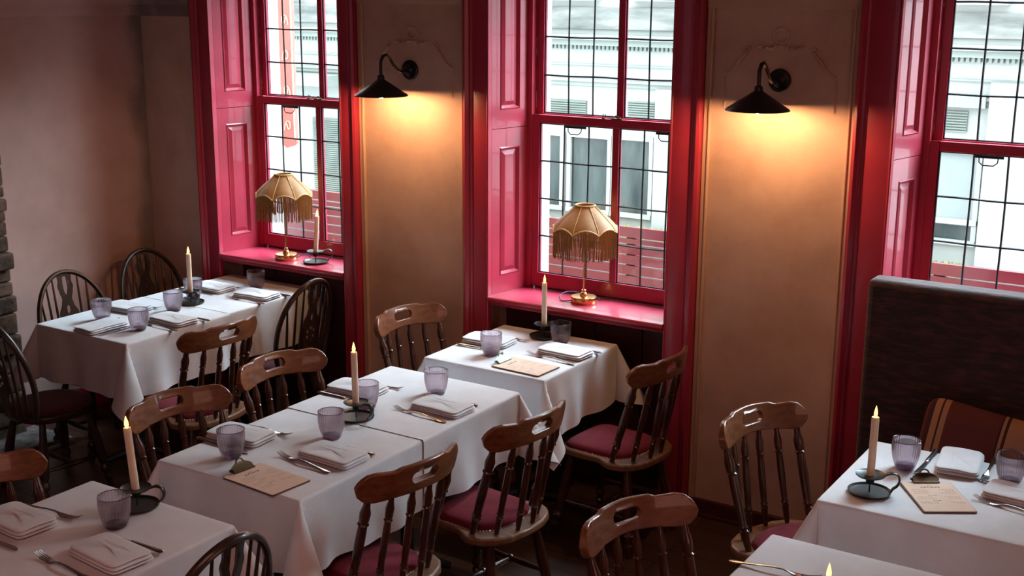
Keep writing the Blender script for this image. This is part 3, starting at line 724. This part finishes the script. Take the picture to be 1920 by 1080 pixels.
def wheel_chair():
    c = thing('hoop_back_chair', '', 'chair', group='dark hoop-back chairs with pierced splat')
    poly = [(.205 * math.copysign(abs(math.cos(a)) ** .8, math.cos(a)), .0 + .21 * math.copysign(abs(math.sin(a)) ** .85, math.sin(a))) for a in [2 * PI * k / 40 for k in range(40)]]
    MB().prism(poly, .41, .445).build('seat', 'black', c, bevel=.01, seg=3)
    pm = MB(); n = 40; rings = [(.9, .445), (.905, .452), (.86, .462), (.7, .468), (.3, .472)]
    for s_, z in rings: pm.v += [(x * s_, y * s_, z) for x, y in poly]
    for i in range(len(rings) - 1):
        for k in range(n): pm.f.append((i * n + k, i * n + (k + 1) % n, (i + 1) * n + (k + 1) % n, (i + 1) * n + k))
    pm.f.append(tuple((len(rings) - 1) * n + k for k in range(n))); pm.build('seat_pad', 'darkvelvet', c, sharp=60)
    def bk(x, z):  # the raked plane of the back
        t = (z - .44); return Vector((x, -.165 - .20 * t - .06 * (1 - (x / .21) ** 2) * (1 - t * .6), z))
    def hoop(t):   # t 0..1
        a = PI * (1 - t); x = .212 * math.cos(a)
        if t < .18: q = t / .18; return bk(-.175 - .037 * math.sin(q * PI / 2), .44 + .20 * q)
        if t > .82: q = (1 - t) / .18; return bk(.175 + .037 * math.sin(q * PI / 2), .44 + .20 * q)
        a = PI * (1 - (t - .18) / .64); return bk(.212 * math.cos(a), .64 + .31 * math.sin(a) ** .9)
    MB().tube([hoop(k / 44) for k in range(45)], .0155, 10, flat=.85).build('hoop', 'black', c)
    for x0, x1 in ((-.14, -.172), (-.105, -.122), (-.068, -.076), (.068, .076), (.105, .122), (.14, .172)):
        zt = .64 + .31 * math.sqrt(max(0, 1 - (x1 / .212) ** 2)) ** .9
        a_ = bk(x0, .44); b_ = bk(x1, zt); MB().turned(a_, b_, [(0, .006), (.3, .009), (.6, .0075), (1, .005)], 8).build('spindle', 'black', c)
    H = [(.0, .028), (.06, .026), (.10, .034), (.16, .058), (.22, .063), (.28, .056), (.33, .034), (.36, .027), (.40, .038), (.43, .045), (.46, .038), (.50, .042)]
    vs = [k * .01 for k in range(51)]
    outer = [(interp(H, v), v) for v in vs] + [(-interp(H, v), v) for v in reversed(vs)]
    holes = []
    for k in range(6):
        a = PI / 6 + k * PI / 3; cx, cy = .028 * math.cos(a), .205 + .034 * math.sin(a)
        holes.append([(cx + .0105 * math.cos(t), cy + .013 * math.sin(t)) for t in [2 * PI * q / 10 for q in range(10)]][::-1])
    holes.append([(.013, .485), (-.013, .485), (-.015, .42), (-.007, .385), (.007, .385), (.015, .42)])
    holes.append([(x, y) for x, y in ((0, .272), (.012, .29), (.01, .315), (0, .33), (-.01, .315), (-.012, .29))][::-1])
    MB().board(outer, holes, .011, lambda u, v, w_: bk(u, .44 + v) + Vector((0, w_, 0)), .014).build('splat', 'black', c, bevel=.0015)
    lg = []
    for sx in (-1, 1):
        for sy in (-1, 1):
            p1 = Vector((sx * .125, sy * .125, .415)); p0 = Vector((sx * .195, sy * .185, 0)); lg.append((p0, p1)); MB().turned(p0, p1, LEG, 10).build('leg', 'black', c)
    mids = []
    for q in (0, 2):
        a = lg[q][0].lerp(lg[q][1], .4); b = lg[q + 1][0].lerp(lg[q + 1][1], .4); mids.append((a + b) / 2)
        MB().turned(a, b, [(0, .008), (.5, .015), (1, .008)], 8).build('stretcher', 'black', c)
    MB().turned(mids[0], mids[1], [(0, .008), (.5, .015), (1, .008)], 8).build('stretcher', 'black', c)
    return c
SG = 'brown spindle-back chairs with slotted crest'
def place(proto, crest, face, dist, label, used=[]):
    """crest = where the chord of the back stands; face = direction the sitter looks, degrees"""
    a = R(face); loc = (crest[0] + dist * math.cos(a), crest[1] + dist * math.sin(a), 0); rz = a - PI / 2
    if proto not in used:
        used.append(proto); proto.location = loc; proto.rotation_euler = (0, 0, rz); proto['label'] = label; return proto
    return dup(proto, loc, rz, label)
A = scrolled_chair()
place(A, (-3.68, -.42), -10, .2, 'brown spindle chair against the pier wall, left of the small middle-window table')
place(A, (-2.31, -.43), 175, .2, 'brown spindle chair right of the small middle-window table, before the pier')
place(A, (-3.64, -1.41), -9, .2, 'brown spindle chair left of the centre table, the one nearer the windows')
place(A, (-3.62, -2.03), -9, .2, 'brown spindle chair left of the centre table, behind a tall candle')
place(A, (-2.40, -1.41), 173, .2, 'brown spindle chair right of the centre table, the farther one, its red seat in view')
place(A, (-2.49, -2.04), 172, .2, 'brown spindle chair right of the centre table, the nearest one at the bottom')
place(A, (-4.34, -1.13), 176, .2, 'brown spindle chair right of the far left table with its back to the centre table')
place(A, (-1.58, -2.02), -20, .2, 'brown spindle chair at the bottom, left of the cut-off bottom right table')
place(A, (-1.595, -.93), -20, .2, 'brown spindle chair left of the banquette table, standing before the plain pier')
place(A, (-3.62, -2.92), -5, .2, 'brown spindle chair cut off by the left edge at the bottom left table')
B = wheel_chair()
place(B, (-5.73, -.92), -8, .29, 'dark hoop-back chair at the left wall, the one nearer the stone chimney')
place(B, (-5.83, -.27), -8, .29, 'dark hoop-back chair in the corner by the left wall, farthest of all')
place(B, (-4.45, -.30), 180, .29, 'dark hoop-back chair in front of the left window, right of the far left table')
place(B, (-2.47, -2.91), 178, .29, 'dark hoop-back chair cut off at the bottom, right of the bottom left table')
place(B, (-5.20, -1.76), 84, .27, 'black hoop-back chair cut off at the left edge, near end of far left table')

# ---------------------------------------------------------------- banquette and cushion
bq = thing('banquette', 'tall dark oxblood upholstered banquette in front of the right window', 'banquette', (-.1, -.12, 0))
MB().box(-1.36, 1.7, -.07, .065, .02, 1.325).build('backrest', 'bench', bq, bevel=.028, seg=4)
MB().box(-1.36, 1.7, -.37, -.075, .30, .47).build('seat_cushion', 'bench', bq, bevel=.03, seg=4)
MB().box(-1.34, 1.7, -.34, -.075, 0, .298).build('base', 'darkred', bq)
cu = thing('striped_cushion', 'red and tan striped cushion leaning on the dark banquette', 'cushion', (-.93, -.315, .685))
def pillow(u, v):
    a = 2 * PI * u; b_ = PI * (v - .5); cx = math.cos(a); sx_ = math.sin(a)
    sq = lambda q, e: math.copysign(abs(q) ** e, q)
    rr = math.cos(b_) ** .55
    return (.25 * sq(cx, .38) * rr * (1 - .06 * (1 - abs(sx_))), .065 * math.sin(b_) * (1 if True else 1), .205 * sq(sx_, .38) * rr * (1 - .08 * (1 - abs(cx))))
cv = MB().grid(pillow, 64, 24, closed=True).build('cushion_cover', 'cushion', cu, sharp=70); cu.rotation_euler = (R(-12), R(7), R(0))

# ---------------------------------------------------------------- glasses
def tumbler():
    t = thing('tumbler', '', 'glass', group='lilac ribbed tumblers')
    rib = lambda a, z: 1 + .02 * math.cos(30 * a) * max(0, min(1, (z - .012) / .01, (.104 - z) / .014))
    outp = [(.026, 0), (.034, .003), (.0385, .012), (.045, .035), (.0495, .06), (.0515, .085), (.0515, .108)]
    inp = [(.0498, .107), (.0488, .085), (.0465, .06), (.042, .036), (.034, .018), (.01, .014)]
    MB().lathe(outp + [(.051, .1087)] + inp, 180, mod=lambda a, z: rib(a, z), capt=True, capb=True).build('bowl', 'tumbler', t, sharp=60)
    MB().lathe([(.028, .0025), (.031, .005), (.0325, .0125), (.02, .0132)], 40).build('thick_base', 'tumblerbase', t)
    MB().tube([(.0511 * math.cos(2 * PI * k / 48), .0511 * math.sin(2 * PI * k / 48), .1085) for k in range(48)], .0016, 6, closed=True).build('rim', 'tumblerbase', t)
    return t
TU = tumbler(); TU.location = (*on_table(-5.312, -1.021), TZ); TU['label'] = 'lilac ribbed tumbler at the near left corner of the far left table'
GZ = TZ + .001
TU.location.z = GZ
for (x, y), l in [((-4.989, -1.052), 'lilac ribbed tumbler nearest the front of the far left table, right of another tumbler'),
                  ((-5.132, -.682), 'lilac ribbed tumbler just left of the candle on the far left table'),
                  ((-5.275, -.40), 'lilac ribbed tumbler hidden behind the candle on the far left table'),
                  ((-5.116, -.051), 'lilac ribbed tumbler under the left window at the far end of the far left table'),
                  ((-3.28, -2.099), 'lilac ribbed tumbler behind the clipboard at the left end of the centre table'),
                  ((-3.099, -1.73), 'lilac ribbed tumbler on the seam of the centre table, left of its candle holder'),
                  ((-3.212, -1.37), 'lilac ribbed tumbler directly behind the candle of the centre table'),
                  ((-3.07, -1.061), 'lilac ribbed tumbler at the far right of the centre table'),
                  ((-3.204, -.418), 'lilac ribbed tumbler on the middle-window table, beside the green clip'),
                  ((-3.02, -.06), 'lilac ribbed tumbler right of the candle on the middle-window table'),
                  ((-3.145, -2.767), 'purple ribbed tumbler in front of the candle on the bottom left table'),
                  ((-1.094, -.795), 'lilac ribbed tumbler on the banquette table, right of its candle'),
                  ((-.732, -.732), 'lilac ribbed tumbler at the right edge on the banquette table'),
                  ((-3.46, -3.14), 'lilac ribbed tumbler just cut off by the left edge on the bottom left table')]:
    dup(TU, (*on_table(x, y), GZ), 0, l)

# ---------------------------------------------------------------- candle holders and candles
def holder():
    t = thing('candle_holder', '', 'candle holder', group='dark metal chamber candle holders')
    MB().lathe([(.02, 0), (.066, .0), (.072, .004), (.074, .011), (.072, .011), (.066, .005), (.02, .004), (.004, .004)], 44).build('saucer', 'iron', t)
    MB().lathe([(.003, .004), (.003, .04)], 8).build('spike', 'iron', t)
    MB().lathe([(.013, .038), (.0145, .04), (.0145, .064), (.046, .064), (.051, .068), (.051, .0705), (.046, .067), (.0155, .0665), (.0155, .067), (.0142, .066), (.0142, .042), (.002, .041)], 36).build('drip_dish', 'iron', t)
    pts = sm_path([(.047, 0, .069), (.07, 0, .078), (.09, 0, .074), (.098, 0, .055), (.092, 0, .035), (.078, 0, .022), (.072, 0, .0115)], 4)
    MB().tube(pts, .0115, 8, flat=.34, up=(.3, 0, 1)).build('handle', 'iron', t)
    return t
def candle():
    t = thing('candle', '', 'candle', group='ivory LED dinner candles')
    MB().lathe([(.0128, 0), (.0135, .004), (.0132, .232), (.0122, .2365), (.0095, .2345), (.003, .2335)], 24).build('stick', 'wax', t)
    f = MB().lathe([(.0020, .234), (.0064, .240), (.0082, .247), (.0074, .256), (.0042, .267), (.0008, .277)], 14)
    f.v = [(x * .75, y, z) for x, y, z in f.v]; f.build('flame', 'flame', t)
    return t
HO = holder(); CA = candle()
HP = [(-5.188, -.502, TZ, -20, (0, 0), 'on the seam of the far left table'), (-3.167, -1.495, TZ, -10, (0, R(-1)), 'on the seam of the centre table'),
      (-3.157, .005, TZ, 40, (0, 0), 'on the small middle-window table'), (-3.216, -2.615, TZ, 25, (R(1), R(-4.5)), 'at the back of the bottom left table'),
      (-1.134, -1.107, TZ, 20, (0, R(.5)), 'on the banquette table'), (-.868, -2.40, TZ, 20, (0, 0), 'on the bottom right table, cut off'), (-4.766, .086, SZ, 35, (0, R(5)), 'on the left window sill beside the fringed lamp')]
for i, (x, y, z, rz, tl, wh) in enumerate(HP):
    if z == TZ: x, y = on_table(x, y)
    lb = 'dark metal candle holder with ring handle ' + wh; lc = 'ivory candle with glowing flame tip ' + wh.replace(', cut off', ', only its flame showing')
    if i == 0:
        HO.location = (x, y, z + .001); HO.rotation_euler = (0, 0, R(rz)); HO['label'] = lb; CA.location = (x, y, z + .044); CA['label'] = lc
    else:
        dup(HO, (x, y, z + .001), R(rz), lb); dup(CA, (x, y, z + .044), 0, lc, rot=(tl[0], tl[1], 0))

# ---------------------------------------------------------------- napkins
def napkin(seed, sx=.125, sy=.078, rz=0):
    rnd = random.Random(seed); ph = rnd.uniform(0, 6); m = MB()
    def layer(z0, th, dx, dy, shr):
        def F(u, v):
            a = 2 * PI * u; ca, sa = math.cos(a), math.sin(a); q = lambda w_: math.copysign(abs(w_) ** .22, w_)
            X = (sx - shr) * q(ca); Y = (sy - shr) * q(sa); b_ = PI * (v - .5); k = math.cos(b_) ** .25 if v not in (0, 1) else 0
            e = max(0, abs(Y) / sy)
            zz = z0 + th / 2 + th / 2 * math.sin(b_) + .0012 * math.sin(28 * X + ph) * math.cos(20 * Y + ph)
            zz += .0035 * (1 - e) * (z0 / .018)
            return (dx + X * k, dy + Y * k * (1 - (.015 if v > .5 else 0)), zz)
        m.grid(F, 56, 12, closed=True)
    layer(0, .0105, 0, 0, 0); layer(.0092, .0105, .003, -.002, .003); layer(.0184, .008, -.003, .002, .005)
    o = m.build('folded_napkin', 'linen', sharp=70)
    # the crease left by its last fold
    c = MB().tube([(-sx * .9, sy * .35, .0275), (-sx * .3, sy * .30, .0290), (sx * .2, sy * .38, .0285), (sx * .85, sy * .28, .0265)], .0011, 6, flat=.7); c.build('fold_crease', 'linen', o)
    return o
NP = [(-5.168, -1.15, 90, 'at the near end of the far left table, by its corner'), (-5.367, -.80, 4, 'left side of the far left table, behind the first tumbler'), (-4.955, -.845, -3, 'right side of the far left table, behind a spindle chair'),
      (-4.978, -.19, 2, 'under the left window on the far left table'), (-5.32, -.20, 0, 'behind the candle on the far left table'), (-3.395, -1.93, 4, 'left side of the centre table, behind a tumbler'),
      (-2.945, -1.899, -2, 'right side of the centre table, between fork and clipboard'), (-3.385, -1.22, 3, 'left side of the centre table, behind its candle'), (-2.925, -1.213, -3, 'right side of the centre table, nearest the small middle-window table'),
      (-3.328, -.245, 3, 'left side of the middle-window table'), (-2.905, -.21, -3, 'right side of the middle-window table'), (-3.432, -2.93, -4, 'cut off at the left edge on the bottom left table'),
      (-2.975, -2.93, -6, 'on the bottom left table, next to the dark hoop-back chair'), (-.924, -.665, 97, 'on the banquette table against the cushion'), (-.66, -.875, -5, 'cut off at the right edge on the banquette table')]
for i, (x, y, rz, wh) in enumerate(NP):
    o = napkin(i); o.location = (*on_table(x, y), TZ + .0045); o.rotation_euler = (0, 0, R(rz)); tag(o, 'folded white linen napkin ' + wh, 'napkin', 'folded linen napkins')

# ---------------------------------------------------------------- cutlery
def ribbon(P, n=10):
    """P: (x, half width, z, thickness) along the piece"""
    m = MB(); vs = []; fs = []
    for x, hw, z, th in P:
        for k in range(n):
            a = 2 * PI * k / n; vs.append((x, hw * math.cos(a), z + th / 2 * math.sin(a) - (.12 * hw if False else 0)))
    for i in range(len(P) - 1):
        for k in range(n): fs.append((i * n + k, i * n + (k + 1) % n, (i + 1) * n + (k + 1) % n, (i + 1) * n + k))
    fs.append(tuple(range(n - 1, -1, -1))); fs.append(tuple((len(P) - 1) * n + k for k in range(n)))
    return m.add(vs, fs)
def fork():
    t = thing('fork', '', 'fork', group='silver table forks')
    P = [(0.06, .0135, .003, .0022), (.075, .0135, .003, .0024), (.088, .0115, .005, .003), (.1, .006, .0085, .0035), (.115, .0042, .0115, .004), (.15, .0042, .012, .004), (.2, .0062, .008, .0035), (.235, .0088, .005, .0035), (.25, .0125, .004, .004), (.262, .0122, .0035, .004), (.275, .0105, .0035, .0035), (.283, .004, .0035, .002)]
    ribbon(P).build('handle', 'silver', t)
    m = MB()
    for k in range(4):
        y = -.0105 + .007 * k; m.tube([(.062, y, .003), (.04, y, .0035), (.02, y, .0075), (.0, y * .95, .015)], [.0022, .002, .0018, .001], 6, flat=.7)
    m.build('tines', 'silver', t)
    return t
def knife():
    t = thing('knife', '', 'knife', group='silver table knives')
    poly = [(.0, .009), (.01, -.002), (.03, -.008), (.10, -.009), (.13, -.007), (.135, .006), (.02, .010)]
    MB().prism(poly, .0012, .0030).build('blade', 'silver', t)
    P = [(.13, .0062, .0045, .005), (.137, .0088, .0055, .009), (.143, .0066, .0055, .008), (.15, .0078, .006, .009), (.2, .0075, .006, .009), (.245, .009, .006, .0095), (.262, .0115, .006, .010), (.272, .0108, .006, .009), (.28, .005, .006, .006)]
    ribbon(P).build('handle', 'silver', t)
    return t
FK = fork(); KN = knife()
FP = [((-3.145, -1.985), (-2.84, -2.024), 'on the centre table between the clipboard and a napkin'), ((-3.236, -1.815), (-3.51, -1.822), 'on the centre table beyond the left napkin, pointing right'),
      ((-3.104, -1.315), (-2.807, -1.345), 'on the centre table in front of the napkin right of the candle'), ((-3.225, -1.10), (-3.478, -1.115), 'on the centre table beyond the napkin behind the candle'),
      ((-3.165, -.118), (-3.40, -.132), 'on the middle-window table near its candle'), ((-3.066, -.305), (-2.78, -.34), 'on the middle-window table in front of the right napkin'),
      ((-3.28, -2.80), (-3.541, -2.823), 'on the bottom left table beyond the cut-off napkin'), ((-3.18, -3.045), (-2.9, -3.07), 'at the bottom edge on the bottom left table'),
      ((-.813, -.80), (-.826, -.54), 'on the banquette table between napkin and edge tumbler'), ((-.808, -.955), (-.55, -1.01), 'on the banquette table at the right edge, in front of a napkin'),
      ((-1.05, -1.865), (-1.281, -1.889), 'at the bottom right corner table, cut off'), ((-5.262, -1.245), (-5.255, -.99), 'at the near left corner of the far left table'),
      ((-5.22, -.70), (-5.447, -.705), 'on the far left table between tumblers, left side'), ((-5.086, -.952), (-4.813, -.968), 'on the far left table by the front tumbler'),
      ((-5.106, -.305), (-4.844, -.300), 'on the far left table in front of the napkin under the window'), ((-5.18, -.095), (-5.442, -.103), 'on the far left table, far left corner')]
KP = [((-3.114, -1.79), (-2.84, -1.797), 'on the centre table behind the napkin near the clipboard'), ((-3.247, -2.037), (-3.518, -2.034), 'on the centre table left, running behind the tumbler'),
      ((-3.108, -1.111), (-2.832, -1.104), 'on the centre table behind the napkin farthest right'), ((-3.226, -1.337), (-3.506, -1.332), 'on the centre table left of the candle'),
      ((-3.161, -.362), (-3.432, -.362), 'on the middle-window table in front of the left napkin'), ((-3.044, -.105), (-2.774, -.11), 'on the middle-window table behind the right napkin'),
      ((-3.258, -3.053), (-3.52, -3.06), 'cut off at the left edge on the bottom left table'), ((-3.142, -2.824), (-2.872, -2.824), 'on the bottom left table between tumbler and napkin'),
      ((-1.04, -.836), (-1.036, -.56), 'on the banquette table above the clipboard'), ((-.841, -.775), (-.60, -.79), 'on the banquette table behind the cut-off napkin'),
      ((-5.068, -1.255), (-5.06, -.985), 'at the near end of the far left table'), ((-5.09, -.735), (-4.81, -.735), 'on the far left table behind the near right napkin'),
      ((-5.107, -.085), (-4.837, -.085), 'on the far left table behind the window napkin'), ((-5.21, -.305), (-5.48, -.305), 'on the far left table behind the candle, left side')]
def lay(proto, P, kind, first):
    for i, (a, b, wh) in enumerate(P):
        a = on_table(*a); b = on_table(*b)
        rz = math.atan2(b[1] - a[1], b[0] - a[0]); l = 'silver %s ' % kind + wh
        if i == 0: proto.location = (*a, TZ + .002); proto.rotation_euler = (0, 0, rz); proto['label'] = l
        else: dup(proto, (*a, TZ + .002), rz, l)
lay(FK, FP, 'fork', 1); lay(KN, KP, 'knife', 1)

# ---------------------------------------------------------------- clipboards
def clipboard(c, rz, label, clipmat, seed):
    t = thing('clipboard', label, 'clipboard', (*on_table(*c), TZ + .001), rz, 'menu clipboards')
    L, W_ = .265, .182   # clip at local -x end
    def rr(x0, x1, y0, y1, r): return arc(x1 - r, y1 - r, r, 0, PI / 2, 5) + arc(x0 + r, y1 - r, r, PI / 2, PI, 5) + arc(x0 + r, y0 + r, r, PI, 1.5 * PI, 5) + arc(x1 - r, y0 + r, r, 1.5 * PI, 2 * PI, 5)
    MB().prism(rr(-L / 2, L / 2, -W_ / 2, W_ / 2, .008), 0, .004).build('board', 'boardwood', t)
    pp = MB().prism(rr(-L / 2 + .006, L / 2 - .003, -W_ / 2 + .003, W_ / 2 - .003, .004), .0042, .0062).build('menu_sheet', 'paper', t)
    ink = MB(); ip = MB(); rnd = random.Random(seed); x = -L / 2 + .052
    def words(mb, x, y0, y1, hgt):
        y = y1
        while y > y0 + .004:
            wl = rnd.uniform(.004, .012); mb.box(x, x + hgt, max(y - wl, y0), y, .0063, .0065); y -= wl + .0028
    words(ink, x - .01, -.008, .008, .003); words(ink, x, -.034, .034, .0055)
    x += .022
    for k in range(13):
        if k in (5, 9): x += .006; words(ink, x, -.03, .0, .0022); x += .009; continue
        words(ip, x, -.075, -.075 + rnd.uniform(.045, .065), .0016); words(ip, x, .072 - rnd.uniform(.03, .06), .075, .0016); x += .0095
    ink.build('heading_print', 'ink', pp)['kind'] = 'stuff'; ip.build('menu_print', 'inkp', pp)['kind'] = 'stuff'
    cl = MB().box(-L / 2 - .002, -L / 2 + .020, -.047, .047, .0066, .0115)
    cl.add([(-L / 2 + .018, -.045, .010), (-L / 2 + .018, .045, .010), (-L / 2 - .004, -.045, .022), (-L / 2 - .004, .045, .022), (-L / 2 - .012, -.02, .034), (-L / 2 - .012, .02, .034)],
           [(0, 1, 3, 2), (2, 3, 5, 4)])
    cl.tube([(-L / 2 - .004, -.05, .014), (-L / 2 - .004, .05, .014)], .0055, 10)
    cl.tube([(-L / 2 - .010 - .004 * math.sin(a), .017 * math.cos(a), .030 + .016 * math.sin(a)) for a in [2 * PI * k / 20 for k in range(20)]], .0032, 6, closed=True)
    o = cl.build('spring_clip', clipmat, t); s2 = o.modifiers.new('solid', 'SOLIDIFY'); s2.thickness = .0012
    return t
clipboard((-3.012, -2.194), R(-5), 'wooden clipboard with a cream printed menu at the front corner of the centre table', 'bronze', 1)
clipboard((-2.955, -.50), R(-3), 'clipboard with green steel clip on the small middle-window table', 'greenclip', 2)
clipboard((-.918, -1.018), R(-57), 'clipboard holding a pale pink menu on the banquette table', 'bronze', 3)
